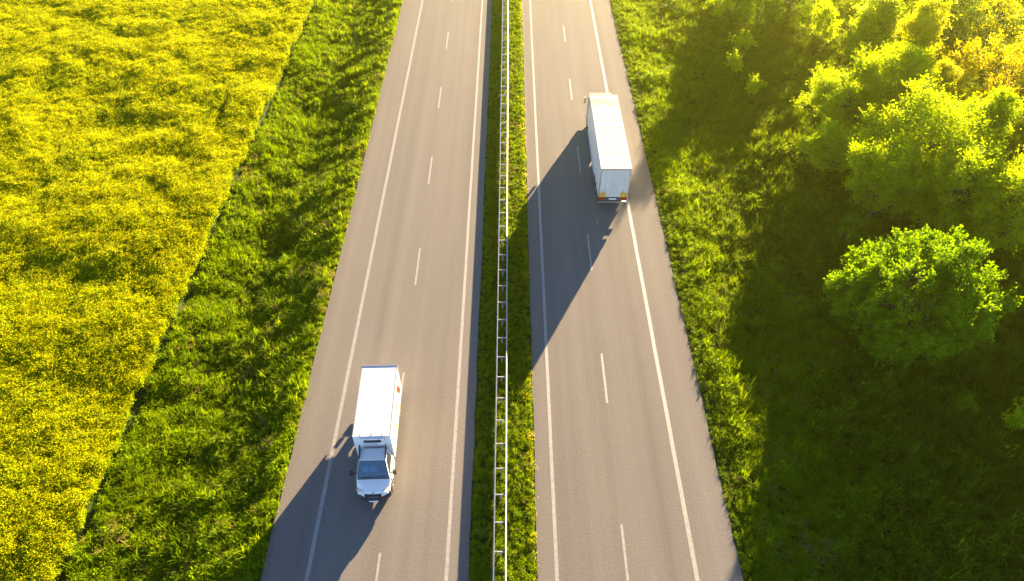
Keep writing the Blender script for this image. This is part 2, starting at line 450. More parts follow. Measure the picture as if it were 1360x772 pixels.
# ------------------------------------------------------------------ guard rail
def guardrail():
    root = empty('guardrail', (-0.53, 48, 0))
    tag(root, 'galvanised double-sided crash barrier running along the grassy median', 'guardrail')
    Y0, Y1 = -45.0, 110.0
    ztop = 0.80
    prof = [(0.00, 0.0), (0.025, -0.012), (0.055, -0.05), (0.025, -0.11), (0.012, -0.155), (0.025, -0.2), (0.055, -0.26), (0.025, -0.298), (0.0, -0.31)]
    for s, x in ((-1, -0.30), (1, 0.30)):
        bm = bmesh.new()
        pts = [(x + s*(px + 0.01), ztop + pz) for px, pz in prof] + [(x + s*(px - 0.012), ztop + pz) for px, pz in prof[::-1]]
        add_prism(bm, pts, 'y', Y0, Y1)
        bm_obj('rail', bm, M['galv'], root)
    y = 16.0 - 1.63*3 - 48 + 0.4
    k = 0
    first = None
    while y < 100 - 48:
        if first is None:
            bm = bmesh.new()
            # C-section post with its cross spacer
            add_box(bm, -0.055, 0.055, -0.03, -0.02, -0.3, 0.74)
            add_box(bm, -0.055, -0.045, -0.02, 0.03, -0.3, 0.74)
            add_box(bm, 0.045, 0.055, -0.02, 0.03, -0.3, 0.74)
            add_box(bm, -0.285, 0.285, -0.028, 0.028, 0.735, 0.745)
            add_box(bm, -0.285, 0.285, -0.028, -0.020, 0.66, 0.735)
            first = bm_obj('post', bm, M['galv'], root)
            first.location = (0, y, 0)
        else:
            c = first.copy(); COL.objects.link(c); c.parent = root; c.location = (0, y, 0)
        y += 1.63; k += 1
guardrail()

# ------------------------------------------------------------------ vehicles
def wheel(parent, x, y, r, wd, side, dual=False):
    """tyre with a rim as its sub-part; side = +1 outer face towards +x"""
    bm = bmesh.new()
    ww = wd
    add_lathe_x(bm, [(-ww/2, r*0.62), (-ww/2, r*0.92), (-ww/2+0.03, r), (ww/2-0.03, r), (ww/2, r*0.92), (ww/2, r*0.62)], 0, 0, 0)
    t = bm_obj('wheel', bm, M['rubber'], parent)
    t.location = (x, y, r)
    bm = bmesh.new()
    s = side
    add_lathe_x(bm, [(s*(ww/2 - 0.06), r*0.60), (s*(ww/2 + 0.004), r*0.60), (s*(ww/2 - 0.01), r*0.5), (s*(ww/2 - 0.05), r*0.36), (s*(ww/2 - 0.02), r*0.2), (s*(ww/2 + 0.02), r*0.16), (s*(ww/2 + 0.02), 0.01)], 0, 0, 0)
    bm_obj('rim', bm, M['rim'], t)
    return t

def hull_body(bm, prof, zsplit=None):
    """profile (y, z, half width) closed in order, left and right, sides as one polygon"""
    A = [bm.verts.new((-hw, y, z)) for y, z, hw in prof]; B = [bm.verts.new((hw, y, z)) for y, z, hw in prof]
    n = len(prof)
    for i in range(n): bm.faces.new((A[i], A[(i+1) % n], B[(i+1) % n], B[i]))
    bm.faces.new(A[::-1]); bm.faces.new(B)

def nose(bm, prof, pull, n=15):
    """body lofted across its width; the front is bowed back towards its corners"""
    rows = []
    y0 = min(p[0] for p in prof)
    for k in range(n):
        u = -1 + 2*k/(n-1)
        row = []
        for y, z, hw in prof:
            wgt = max(0.0, min(1.0, (y0 + 1.0 - y)/1.0))
            row.append(bm.verts.new((u*hw, y + pull*wgt*abs(u)**3.2, z - 0.06*abs(u)**4*(1 if z > 0.9 else 0))))
        rows.append(row)
    m = len(prof)
    for a, b in zip(rows, rows[1:]):
        for i in range(m): bm.faces.new((a[i], a[(i+1) % m], b[(i+1) % m], b[i]))
    bm.faces.new(rows[0][::-1]); bm.faces.new(rows[-1])

def quad_panel(name, pts, mat_, parent, thick=0.012, bevel=0.0):
    """thin panel on four points, given thickness along its normal"""
    p = [Vector(q) for q in pts]
    n = (p[1]-p[0]).cross(p[-1]-p[0]).normalized()*thick
    bm = bmesh.new()
    a = [bm.verts.new(q) for q in p]; b = [bm.verts.new(q + n) for q in p]
    bm.faces.new(a[::-1]); bm.faces.new(b)
    for i in range(len(p)):
        j = (i+1) % len(p); bm.faces.new((a[i], a[j], b[j], b[i]))
    return bm_obj(name, bm, mat_, parent, bevel)

def van():
    root = empty('delivery_van', (-7.84, 22.7, 0), R(1.9))
    tag(root, 'white refrigerated box van driving towards the viewer on the left carriageway', 'van')
    W = 1.06; yb0, yb1, z0, z1 = -2.45, 2.5, 0.92, 3.28
    boxes('cargo_box', [(-W, W, yb0, yb1, z0, z1)], M['white'], root, 0.035, 2)
    # aluminium edging, rear portal
    boxes('box_edging', [(-W-0.012, -W+0.05, yb0+0.05, yb1-0.1, z1-0.055, z1+0.008), (W-0.05, W+0.012, yb0+0.05, yb1-0.1, z1-0.055, z1+0.008),
                         (-W-0.01, -W+0.03, yb0+0.02, yb1-0.1, z0-0.05, z0+0.06), (W-0.03, W+0.01, yb0+0.02, yb1-0.1, z0-0.05, z0+0.06)], M['alu'], root, 0.006, 1)
    boxes('rear_frame', [(-W-0.015, W+0.015, yb1-0.09, yb1+0.03, z1-0.10, z1+0.03), (-W-0.015, -W+0.07, yb1-0.09, yb1+0.03, z0-0.06, z1-0.10),
                         (W-0.07, W+0.015, yb1-0.09, yb1+0.03, z0-0.06, z1-0.10)], M['frame'], root, 0.008, 1)
    for s in (-1, 1):
        dr = boxes('rear_door', [(min(s*0.01, s*(W-0.075)), max(s*0.01, s*(W-0.075)), yb1+0.002, yb1+0.035, z0, z1-0.11)], M['white'], root, 0.008, 1)
        bm = bmesh.new(); add_tube(bm, (s*0.28, yb1+0.06, z0+0.03), (s*0.28, yb1+0.06, z1-0.2), 0.015); bm_obj('lock_rod', bm, M['alu'], dr)
        boxes('tail_lamp', [(s*0.86-0.13, s*0.86+0.13, yb1-0.05, yb1+0.02, 0.62, 0.76)], M['redlens'], root, 0.01, 1)
    for x in (-0.62, 0.0, 0.62):
        boxes('marker_lamp', [(x-0.035, x+0.035, yb0+0.10, yb0+0.16, z1+0.001, z1+0.03)], M['amber'] if x else M['black'], root, 0.008, 1)
    # refrigeration unit on the front wall
    fu = boxes('fridge_unit', [(-0.62, 0.70, yb0-0.20, yb0-0.004, 2.86, 3.24)], M['white_cab'], root, 0.05, 2)
    bm = bmesh.new()
    add_box(bm, -0.44, 0.54, yb0-0.215, yb0-0.198, 2.93, 3.17)
    g = bm_obj('air_grille', bm, M['black'], fu)
    boxes('grille_slat', [(-0.43, 0.53, yb0-0.225, yb0-0.217, 2.96+0.055*k, 2.972+0.055*k) for k in range(4)], M['steel'], g)
    boxes('condenser_box', [(-0.40, 0.24, yb0-0.15, yb0-0.004, 2.48, 2.74)], M['grey'], root, 0.02, 1)
    # chassis
    boxes('chassis', [(-0.42, -0.32, -4.2, 2.4, 0.62, 0.80), (0.32, 0.42, -4.2, 2.4, 0.62, 0.80), (-0.95, 0.95, -2.3, -2.2, 0.78, 0.92), (-0.95, 0.95, 1.9, 2.0, 0.78, 0.92), (-0.4, 0.4, -0.2, 0.1, 0.6, 0.9)], M['chassis'], root)
    boxes('side_skirt', [(-1.0, -0.94, -2.2, -0.1, 0.45, 0.90), (0.94, 1.0, -2.2, -0.1, 0.45, 0.90)], M['black'], root, 0.02, 1)
    boxes('rear_bumper', [(-0.98, 0.98, 2.36, 2.52, 0.42, 0.58)], M['black'], root, 0.03, 1)
    # cab lower body with bonnet
    bm = bmesh.new()
    nose(bm, [(-4.62, 0.42, 0.92), (-4.80, 0.52, 0.92), (-4.85, 0.70, 0.92), (-4.80, 0.95, 0.91), (-4.70, 1.06, 0.91), (-4.34, 1.25, 0.93), (-4.02, 1.37, 0.96), (-2.56, 1.42, 0.99), (-2.56, 0.42, 0.99)], 0.34)
    body = bm_obj('cab_body', bm, M['white_cab'], root, 0.0, 1, False)
    # greenhouse shell with an open windscreen
    bm = bmesh.new()
    wb, rf, rr_, bk = (-4.05, 1.36, 0.93), (-3.36, 2.20, 0.74), (-2.66, 2.30, 0.74), (-2.56, 1.40, 0.96)
    L_ = [bm.verts.new((-p[2], p[0], p[1])) for p in (wb, rf, rr_, bk)]; R_ = [bm.verts.new((p[2], p[0], p[1])) for p in (wb, rf, rr_, bk)]
    bm.faces.new((L_[1], R_[1], R_[2], L_[2])); bm.faces.new((L_[2], R_[2], R_[3], L_[3]))
    bm.faces.new(L_); bm.faces.new(R_[::-1])
    wsf = bm.faces.new((L_[0], R_[0], R_[1], L_[1]))
    r = bmesh.ops.inset_region(bm, faces=[wsf], thickness=0.06)
    bmesh.ops.delete(bm, geom=[wsf], context='FACES_ONLY')
    gh = bm_obj('cab_roof', bm, M['white_cab'], root)
    sm = gh.modifiers.new('thick', 'SOLIDIFY'); sm.thickness = 0.035; sm.offset = -1
    bv = gh.modifiers.new('bev', 'BEVEL'); bv.width = 0.03; bv.segments = 3; bv.limit_method = 'ANGLE'
    def on_ws(u, v):   # u across -1..1, v 0 bottom..1 top
        hw = wb[2] + (rf[2]-wb[2])*v
        return Vector((u*hw, wb[0] + (rf[0]-wb[0])*v, wb[1] + (rf[1]-wb[1])*v))
    nrm = Vector((0, -(rf[1]-wb[1]), (rf[0]-wb[0]))).normalized()
    quad_panel('windscreen', [on_ws(-0.93, 0.05) + nrm*-0.008, on_ws(0.93, 0.05) + nrm*-0.008, on_ws(0.93, 0.95) + nrm*-0.008, on_ws(-0.93, 0.95) + nrm*-0.008], M['glass'], root, 0.008)
    ws2 = quad_panel('windscreen_seal', [on_ws(-0.95, -0.02) + nrm*0.004, on_ws(0.95, -0.02) + nrm*0.004, on_ws(0.94, 0.06) + nrm*0.004, on_ws(-0.94, 0.06) + nrm*0.004], M['black'], root, 0.006)
    for a, b in (((-0.75, 0.07), (-0.05, 0.12)), ((0.05, 0.07), (0.72, 0.13))):
        bm = bmesh.new()
        add_tube(bm, on_ws(*a) + nrm*0.03, on_ws(*b) + nrm*0.03, 0.011)
        bm_obj('wiper', bm, M['black'], root)
    boxes('dashboard', [(-0.86, 0.86, -3.98, -3.72, 1.395, 1.45)], M['black'], root, 0.015, 1)
    boxes('cab_floor', [(-0.88, 0.88, -3.71, -2.60, 1.425, 1.435)], M['black'], root)
    for x in (-0.42, 0.02):
        st = boxes('seat', [(x-0.19, x+0.19, -3.66, -3.50, 1.46, 1.74)], M['seat'], root, 0.05, 2)
        boxes('headrest', [(x-0.12, x+0.12, -3.61, -3.50, 1.76, 1.88)], M['seat'], st, 0.04, 2)
    bm = bmesh.new()
    ring = [Vector((0.46 + 0.17*math.cos(2*PI*i/20), -3.70 + 0.06*math.sin(2*PI*i/20), 1.54 + 0.11*math.sin(2*PI*i/20))) for i in range(20)]
    for i in range(20): add_tube(bm, ring[i], ring[(i+1) % 20], 0.014, n=6)
    bm_obj('steering_wheel', bm, M['black'], root)
    # side windows, door seams, handles
    for s in (-1, 1):
        def sp(y, z, off=0.006):
            t = (z - 1.38) / (2.25 - 1.38)
            return (s*(0.95 + (0.74 - 0.95)*t + off), y, z)
        pts = [sp(-3.80, 1.46), sp(-2.74, 1.50), sp(-2.80, 2.13), sp(-3.30, 2.10)]
        if s < 0: pts = pts[::-1]
        dr = boxes('door', [(min(s*0.955, s*0.985), max(s*0.955, s*0.985), -3.80, -2.66, 0.50, 1.37)], M['white_cab'], root, 0.012, 1)
        quad_panel('side_window', pts, M['darkglass'], dr, 0.008)
        boxes('door_handle', [(min(s*0.985, s*1.01), max(s*0.985, s*1.01), -2.92, -2.74, 1.16, 1.20)], M['black'], dr, 0.008, 1)
        # mirror on its arm
        bm = bmesh.new(); add_tube(bm, (s*0.92, -3.72, 1.42), (s*1.14, -3.74, 1.50), 0.035, 0.03)
        am = bm_obj('mirror_arm', bm, M['black'], root)
        boxes('mirror', [(s*1.20-0.11, s*1.20+0.11, -3.82, -3.68, 1.36, 1.68)], M['black'], am, 0.04, 2)
        # black wind deflector fin beside the cab roof
        bm = bmesh.new()
        add_prism(bm, [(-3.28, 2.20), (-2.62, 2.28), (-2.62, 2.66), (-2.72, 2.66), (-3.22, 2.32)], 'x', s*0.735-0.03, s*0.735+0.03)
        bm_obj('roof_fin', bm, M['black'], root)
        # headlamp wrapped round the corner
        hl = boxes('headlight', [(s*0.69-0.16, s*0.69+0.16, -4.72, -4.42, 0.88, 1.09)], M['lamp'], root, 0.05, 2)
        boxes('turn_signal', [(s*0.87-0.035, s*0.87+0.035, -4.56, -4.40, 0.94, 1.06)], M['amber'], hl, 0.015, 1)
        # wheels and arches
        for (wy, wx) in ((-3.95, 0.86), (1.1, 0.88)):
            wheel(root, s*wx, wy, 0.345, 0.22, s)
            bm = bmesh.new()
            arc = [(wy + 0.43*math.cos(a), 0.345 + 0.43*math.sin(a)) for a in np.linspace(0, PI, 12)] + [(wy + 0.37*math.cos(a), 0.345 + 0.37*math.sin(a)) for a in np.linspace(PI, 0, 12)]
            add_prism(bm, arc, 'x', s*0.74, s*1.005) if s > 0 else add_prism(bm, arc, 'x', -1.005, -0.74)
            bm_obj('wheel_arch', bm, M['black'], root)
    boxes('grille', [(-0.46, 0.46, -4.875, -4.72, 0.80, 0.97)], M['black'], root, 0.02, 1)
    boxes('badge', [(-0.05, 0.05, -4.82, -4.68, 0.985, 1.05)], M['alu'], root, 0.012, 1)
    bm = bmesh.new()
    nose(bm, [(-4.55, 0.34, 0.97), (-4.92, 0.38, 0.97), (-4.98, 0.50, 0.97), (-4.97, 0.66, 0.97), (-4.86, 0.72, 0.96), (-4.55, 0.73, 0.96)], 0.36)
    bm_obj('front_bumper', bm, M['black'], root)
    pl = boxes('number_plate', [(-0.26, 0.26, -5.0, -4.978, 0.47, 0.58)], M['plate'], root)
    # printed fruit-coloured graphics along the lit side of the box
    rng = random.Random(5)
    for (k, cy, cz, ry, rz_) in (('sunprint', 2.05, 2.5, 0.20, 0.26), ('rose', 1.55, 2.1, 0.34, 0.40), ('leafprint', 1.1, 2.55, 0.30, 0.26), ('leafprint', 0.85, 2.2, 0.25, 0.2), ('rose', 0.35, 2.0, 0.30, 0.34),
                                 ('sunprint', -0.1, 1.7, 0.26, 0.3), ('leafprint', -0.7, 1.5, 0.3, 0.22), ('rose', -1.2, 1.6, 0.2, 0.22), ('leafprint', 1.8, 1.5, 0.3, 0.3)):
        pts = [(cy + ry*math.cos(a)*rng.uniform(0.75, 1.1), cz + rz_*math.sin(a)*rng.uniform(0.75, 1.1)) for a in np.linspace(0, 2*PI, 15)[:-1]]
        off = {'rose': 0.003, 'leafprint': 0.006, 'sunprint': 0.009}[k]
        bm = bmesh.new()
        add_prism(bm, pts, 'x', W + 0.0005, W + off)
        bm_obj('side_graphic', bm, M[k], root)

van()

def truck():
    root = empty('box_truck', (8.45, 49.4, 0), 0)
    tag(root, 'white box truck driving away on the right carriageway with long ribbed roof', 'truck')
    W = 1.21; y0, y1, z0, z1 = -5.4, 5.5, 1.13, 4.0
    boxes('cargo_box', [(-W, W, y0, y1, z0, z1-0.03)], M['cream'], root, 0.02, 1)
    boxes('roof', [(-W+0.07, W-0.07, y0+0.08, y1-0.08, z1-0.03, z1)], M['truckroof'], root, 0.01, 1)
    bt = []
    y = y0 + 0.55
    rng = random.Random(3)
    while y < y1 - 2.6:
        for s in (-1, 1):
            if rng.random() < 0.92:
                a, b = 0.05, W - 0.16 - rng.uniform(0, 0.12)
                bt.append((min(s*a, s*b), max(s*a, s*b), y, y + rng.uniform(0.03, 0.07), z1, z1 + rng.uniform(0.004, 0.010)))
        y += 0.52
    boxes('roof_batten', bt, M['batten'], root)
    boxes('roof_rail', [(-W-0.012, -W+0.07, y0, y1, z1-0.10, z1+0.015), (W-0.07, W+0.012, y0, y1, z1-0.10, z1+0.015), (-W+0.07, W-0.07, y1-0.08, y1+0.01, z1-0.1, z1+0.014)], M['cream'], root, 0.012, 1)
    boxes('side_post', [(s*(W+0.006)-0.007, s*(W+0.006)+0.007, yy-0.03, yy+0.03, z0+0.1, z1-0.12) for s in (-1, 1) for yy in np.linspace(y0+1.2, y1-0.6, 8)], M['alu'], root)
    # rear
    boxes('rear_frame', [(-W-0.01, W+0.01, y0-0.05, y0-0.002, z1-0.12, z1+0.02), (-W-0.01, -W+0.06, y0-0.05, y0-0.002, z0, z1-0.12), (W-0.06, W+0.01, y0-0.05, y0-0.002, z0, z1-0.12)], M['alu'], root, 0.008, 1)
    for s in (-1, 1):
        a, b = 0.008, W-0.07
        dr = boxes('rear_door', [(min(s*a, s*b), max(s*a, s*b), y0-0.045, y0-0.003, z0+0.04, z1-0.13)], M['cream'], root, 0.008, 1)
        for xx in (0.25, 0.75):
            bm = bmesh.new(); add_tube(bm, (s*xx, y0-0.065, z0+0.06), (s*xx, y0-0.065, z1-0.2), 0.011)
            bm_obj('lock_rod', bm, M['cream'], dr)
        boxes('hinge', [(s*(W-0.10)-0.06, s*(W-0.10)+0.06, y0-0.056, y0-0.046, z, z+0.06) for z in (1.9, 2.6, 3.3)], M['alu'], dr)
        boxes('warning_plate', [(s*0.87-0.28, s*0.87+0.28, y0-0.082, y0-0.07, z0+0.05, z0+0.46), (s*0.80-0.1, s*0.80+0.1, y0-0.082, y0-0.07, z0+0.462, z0+0.60)], M['amber'], dr, 0.004, 1)
        boxes('tail_lamp', [(s*0.93-0.24, s*0.93+0.24, y0-0.09, y0+0.02, 0.86, 1.02)], M['redlens'], root, 0.02, 1)
        boxes('mudflap', [(s*0.88-0.26, s*0.88+0.26, y0+0.75, y0+0.77, 0.25, 0.95)], M['black'], root)
    boxes('underrun_bar', [(-1.16, 1.16, y0-0.04, y0+0.08, 0.55, 0.70)], M['alu'], root, 0.02, 1)
    boxes('lamp_beam', [(-1.18, 1.18, y0-0.02, y0+0.10, 0.80, 1.11)], M['steel'], root, 0.01, 1)
    boxes('number_plate', [(-0.30, 0.30, y0-0.04, y0-0.022, 0.88, 1.02)], M['plate'], root)
    boxes('chassis', [(-0.46, -0.36, y0+0.1, 7.3, 0.75, 1.05), (0.36, 0.46, y0+0.1, 7.3, 0.75, 1.05)] + [(-1.1, 1.1, yy, yy+0.12, 0.98, 1.13) for yy in (-4.2, -2.5, -0.8, 0.9, 2.6, 4.3)], M['chassis'], root)
    boxes('side_skirt', [(s*1.15-0.02, s*1.15+0.02, -1.75, 5.2, 0.34, 1.12) for s in (-1, 1)], M['grey'], root, 0.01, 1)
    boxes('fuel_tank', [(-1.12, -0.55, 2.7, 3.9, 0.42, 0.98)], M['alu'], root, 0.1, 3)
    boxes('battery_box', [(0.6, 1.12, 2.8, 3.6, 0.45, 0.98)], M['black'], root, 0.04, 1)
    for s in (-1, 1):
        for yy in (-3.6, -2.35): wheel(root, s*0.93, yy, 0.48, 0.52, s)
        wheel(root, s*1.0, 6.5, 0.48, 0.32, s)
    # cab (front at +y)
    bm = bmesh.new()
    hull_body(bm, [(5.68, 0.6, 1.15), (5.68, 2.86, 1.12), (5.85, 3.02, 1.10), (7.05, 3.06, 1.09), (7.30, 2.92, 1.09), (7.58, 1.75, 1.14), (7.62, 1.55, 1.15), (7.62, 0.45, 1.15), (7.4, 0.38, 1.14)])
    bm_obj('cab_body', bm, M['beige'], root, 0.05, 3)
    quad_panel('windscreen', [(1.0, 7.575, 1.80), (-1.0, 7.575, 1.80), (-0.98, 7.32, 2.86), (0.98, 7.32, 2.86)], M['darkglass'], root, 0.015)
    boxes('sun_visor', [(-1.02, 1.02, 7.36, 7.62, 2.90, 2.96)], M['beige'], root, 0.02, 1)
    boxes('roof_lamp', [(x-0.10, x+0.10, 6.95, 7.10, 3.07, 3.15) for x in (-0.8, -0.4, 0, 0.4, 0.8)], M['amber'], root, 0.02, 1)
    boxes('front_bumper', [(-1.17, 1.17, 7.45, 7.72, 0.36, 0.72)], M['grey'], root, 0.06, 2)
    boxes('grille', [(-0.75, 0.75, 7.60, 7.64, 0.85, 1.5)], M['black'], root, 0.02, 1)
    boxes('air_duct', [(-1.08, 1.08, 5.52, 5.66, 1.2, 2.7)], M['chassis'], root, 0.02, 1)
    for s in (-1, 1):
        dr = boxes('door', [(min(s*1.135, s*1.16), max(s*1.135, s*1.16), 6.0, 7.2, 0.95, 2.72)], M['beige'], root, 0.015, 1)
        boxes('side_window', [(min(s*1.155, s*1.168), max(s*1.155, s*1.168), 6.15, 7.1, 1.85, 2.62)], M['darkglass'], dr, 0.004, 1)
        boxes('headlight', [(s*0.9-0.2, s*0.9+0.2, 7.6, 7.70, 0.80, 1.0)], M['lamp'], root, 0.03, 1)
        bm = bmesh.new(); add_tube(bm, (s*1.1, 7.30, 2.62), (s*1.40, 7.42, 2.58), 0.025)
        am = bm_obj('mirror_arm', bm, M['black'], root)
        boxes('mirror', [(s*1.40-0.10, s*1.40+0.10, 7.36, 7.50, 2.02, 2.62)], M['beige'], am, 0.04, 2)
truck()

# ------------------------------------------------------------------ trees
def tubes_np(paths, sides=6):
    """list of (points (n,3), radii (n)) -> quads"""
    Vs, Fs, off = [], [], 0
    for P, r in paths:
        P = np.asarray(P, float); n = len(P)
        D = np.gradient(P, axis=0); D /= np.linalg.norm(D, axis=1)[:, None] + 1e-9
        ref = np.where(np.abs(D[:, 2:3]) > 0.9, np.array([[1.0, 0, 0]]), np.array([[0, 0, 1.0]]))
        A = np.cross(D, ref); A /= np.linalg.norm(A, axis=1)[:, None] + 1e-9
        B = np.cross(D, A)
        t = np.arange(sides)*2*PI/sides
        V = P[:, None, :] + (A[:, None, :]*np.cos(t)[None, :, None] + B[:, None, :]*np.sin(t)[None, :, None])*np.asarray(r)[:, None, None]
        Vs.append(V.reshape(-1, 3))
        i = np.arange(n-1)[:, None]*sides + np.arange(sides)[None, :]
        j = np.arange(n-1)[:, None]*sides + (np.arange(sides)[None, :]+1) % sides
        Fs.append((np.stack([i, j, j+sides, i+sides], -1).reshape(-1, 4)) + off)
        off += n*sides
    return np.concatenate(Vs), np.concatenate(Fs)

def leaf_quads(P, Dv, size, rng, width=0.55):
    """pointed leaves at P, lengthwise along Dv with random roll"""
    n = len(P)
    Dv = Dv/(np.linalg.norm(Dv, axis=1)[:, None] + 1e-9)
    rnd = rng.normal(size=(n, 3)); Sd = np.cross(Dv, rnd); Sd /= np.linalg.norm(Sd, axis=1)[:, None] + 1e-9
    s = size[:, None]
    a = P; b = P + Dv*s*0.5 + Sd*s*width*0.5; c = P + Dv*s; d_ = P + Dv*s*0.5 - Sd*s*width*0.5
    V = np.stack([a, b, c, d_], 1).reshape(-1, 3)
    F = np.arange(4*n).reshape(-1, 4)
    return V, F

def make_tree(seed, height, width, base, clumps, per, leaf, up=0.6, stems=1, clump_r=0.75, fill=0.55, lumps=0.35, pointed=0.0):
    """returns trunk mesh and crown mesh for a tree standing on the origin"""
    rng = np.random.default_rng(seed)
    a = width/2; c = (height - base)/2; cz = base + c
    # clump centres
    Dn = rng.normal(size=(clumps*3, 3)); Dn /= np.linalg.norm(Dn, axis=1)[:, None]
    rr_ = rng.uniform(fill, 1.0, len(Dn))**0.6
    lob = 1 - lumps + 2*lumps*fnoise(np.arctan2(Dn[:, 1], Dn[:, 0])*2.2 + 20, Dn[:, 2]*2.6 + 20, 1.0, seed, 2)
    C = Dn*(rr_*lob)[:, None]
    taper = 1 - pointed*np.clip(C[:, 2]*0.5+0.5, 0, 1)
    C = np.stack([C[:, 0]*a*taper, C[:, 1]*a*taper, cz + C[:, 2]*c], -1)
    keep = C[:, 2] > base*0.6
    C = C[keep][:clumps]
    # trunk(s)
    paths = []
    stem_pts = []
    for k in range(stems):
        ang = 2*PI*k/stems + rng.uniform(0, 1)
        lean = 0.0 if stems == 1 else rng.uniform(0.12, 0.3)
        n = 8
        t = np.linspace(0, 1, n)
        top = height*(0.82 if stems == 1 else 0.7)
        P = np.stack([np.cos(ang)*lean*a*1.6*t**1.2 + np.cumsum(rng.normal(0, 0.05, n))*width*0.05, np.sin(ang)*lean*a*1.6*t**1.2 + np.cumsum(rng.normal(0, 0.05, n))*width*0.05, t*top - 0.3*(t == 0)], -1)
        r0 = (0.022*height + 0.03)*(1.0 if stems == 1 else 0.6)
        paths.append((P, r0*(1 - 0.85*t)))
        stem_pts.append(P)
    LP, LD, LS, LT = [], [], [], []
    for ci in C:
        P = stem_pts[rng.integers(len(stem_pts))]
        zt = np.clip(ci[2]*rng.uniform(0.35, 0.7), 0.1*height, height*0.7)
        k = np.interp(zt, P[:, 2], np.arange(len(P)))
        i0 = int(np.floor(k)); f = k - i0; i1 = min(i0+1, len(P)-1)
        s0 = P[i0]*(1-f) + P[i1]*f
        mid = s0*0.5 + ci*0.5 + np.array([0, 0, -0.08*np.linalg.norm(ci - s0)]) + rng.normal(0, 0.08, 3)
        t = np.linspace(0, 1, 6)[:, None]
        B = s0*(1-t)**2 + 2*mid*t*(1-t) + ci*t*t
        paths.append((B, np.linspace(0.012*height*0.5, 0.012, 6)))
        out = ci - np.array([0, 0, base + 0.25*c]); out = out/(np.linalg.norm(out) + 1e-9)
        ax = out*(1-up) + np.array([0, 0, up]); ax /= np.linalg.norm(ax)
        # twigs of this clump fan out round ax; leaves sit along the twigs
        nt_ = max(5, per//16)
        cr = clump_r*rng.uniform(0.7, 1.3)
        for q in range(nt_):
            td = ax*rng.uniform(0.5, 1.2) + rng.normal(0, 0.55, 3); td /= np.linalg.norm(td)
            ln = cr*rng.uniform(0.6, 1.35)
            st = ci + rng.normal(0, 0.22*cr, 3)
            if q % 3 == 0: paths.append((np.stack([st, st + td*ln*0.9]), np.array([0.012, 0.005])))
            m = 16
            tt = rng.uniform(0.1, 1.0, m)
            LP.append(st + td*ln*tt[:, None] + rng.normal(0, 0.09*cr, (m, 3)))
            LD.append(td*0.6 + rng.normal(0, 0.75, (m, 3)) + np.array([0, 0, 0.1]))
            LS.append(leaf*rng.uniform(0.65, 1.35, m)); LT.append(np.clip(rng.normal(0.5, 0.22, m) + rng.normal(0, 0.1), 0, 1))
    LP = np.concatenate(LP); LD = np.concatenate(LD); LS = np.concatenate(LS); LT = np.concatenate(LT)
    V, F = leaf_quads(LP, LD, LS, rng)
    cm = np_mesh('crown', V, F, None, False, np.repeat(LT, 4))
    TV, TF = tubes_np(paths, 6)
    tm = np_mesh('trunk', TV, TF, M['bark'], True)
    return tm, cm

ARCH = {
    # name: (mesh pair, nominal height, nominal width)
    'bush':   (make_tree(11, 8.2, 9.6, 0.5, 300, 300, 0.185, up=0.45, stems=4, clump_r=0.75, fill=0.4, lumps=0.2), 8.2, 10.6),
    'round_a': (make_tree(12, 9.5, 7.6, 1.6, 150, 320, 0.17, up=0.75, stems=2, clump_r=1.1, fill=0.4, lumps=0.5), 9.5, 8.4),
    'round_b': (make_tree(13, 9.0, 7.0, 1.3, 130, 320, 0.17, up=0.8, stems=3, clump_r=1.05, fill=0.35, lumps=0.5), 9.0, 7.8),
    'slim':   (make_tree(14, 9.5, 4.2, 1.4, 95, 290, 0.165, up=0.8, stems=1, clump_r=0.75, fill=0.3, lumps=0.4, pointed=0.35), 9.5, 5.0),
    'sparse': (make_tree(15, 8.5, 7.0, 1.2, 100, 160, 0.165, up=0.6, stems=3, clump_r=0.95, fill=0.25, lumps=0.4), 8.5, 7.8),
    'thin':   (make_tree(16, 7.0, 4.0, 1.2, 42, 60, 0.18, up=0.7, stems=2, clump_r=0.8, fill=0.2, lumps=0.4), 7.0, 4.8),
    'shrub':  (make_tree(17, 3.0, 3.4, 0.15, 48, 130, 0.16, up=0.7, stems=4, clump_r=0.55, fill=0.3, lumps=0.4), 3.0, 4.0),
    'sapling': (make_tree(18, 1.8, 1.2, 0.2, 14, 50, 0.16, up=0.8, stems=2, clump_r=0.35, fill=0.2, lumps=0.3), 1.8, 1.5),
}
FIRST = {}
def plant(name, cat, arch, x, y, h, wd, rz, matname, label, group=None):
    (tm, cm), h0, w0 = ARCH[arch]
    root = empty(name, (x, y, float(ground_z(x, y)) - 0.05), rz)
    root.scale = (wd/w0, wd/w0, h/h0)
    tag(root, label, cat, group)
    if arch not in FIRST:
        t = link('trunk', tm, root); c = link('crown', cm, root)
        if not cm.materials: cm.materials.append(M[matname])
        FIRST[arch] = (t, c)
    else:
        t0, c0 = FIRST[arch]
        t = t0.copy(); COL.objects.link(t); t.parent = root
        c = c0.copy(); COL.objects.link(c); c.parent = root
    c.material_slots[0].link = 'OBJECT'; c.material_slots[0].material = M[matname]
    return root

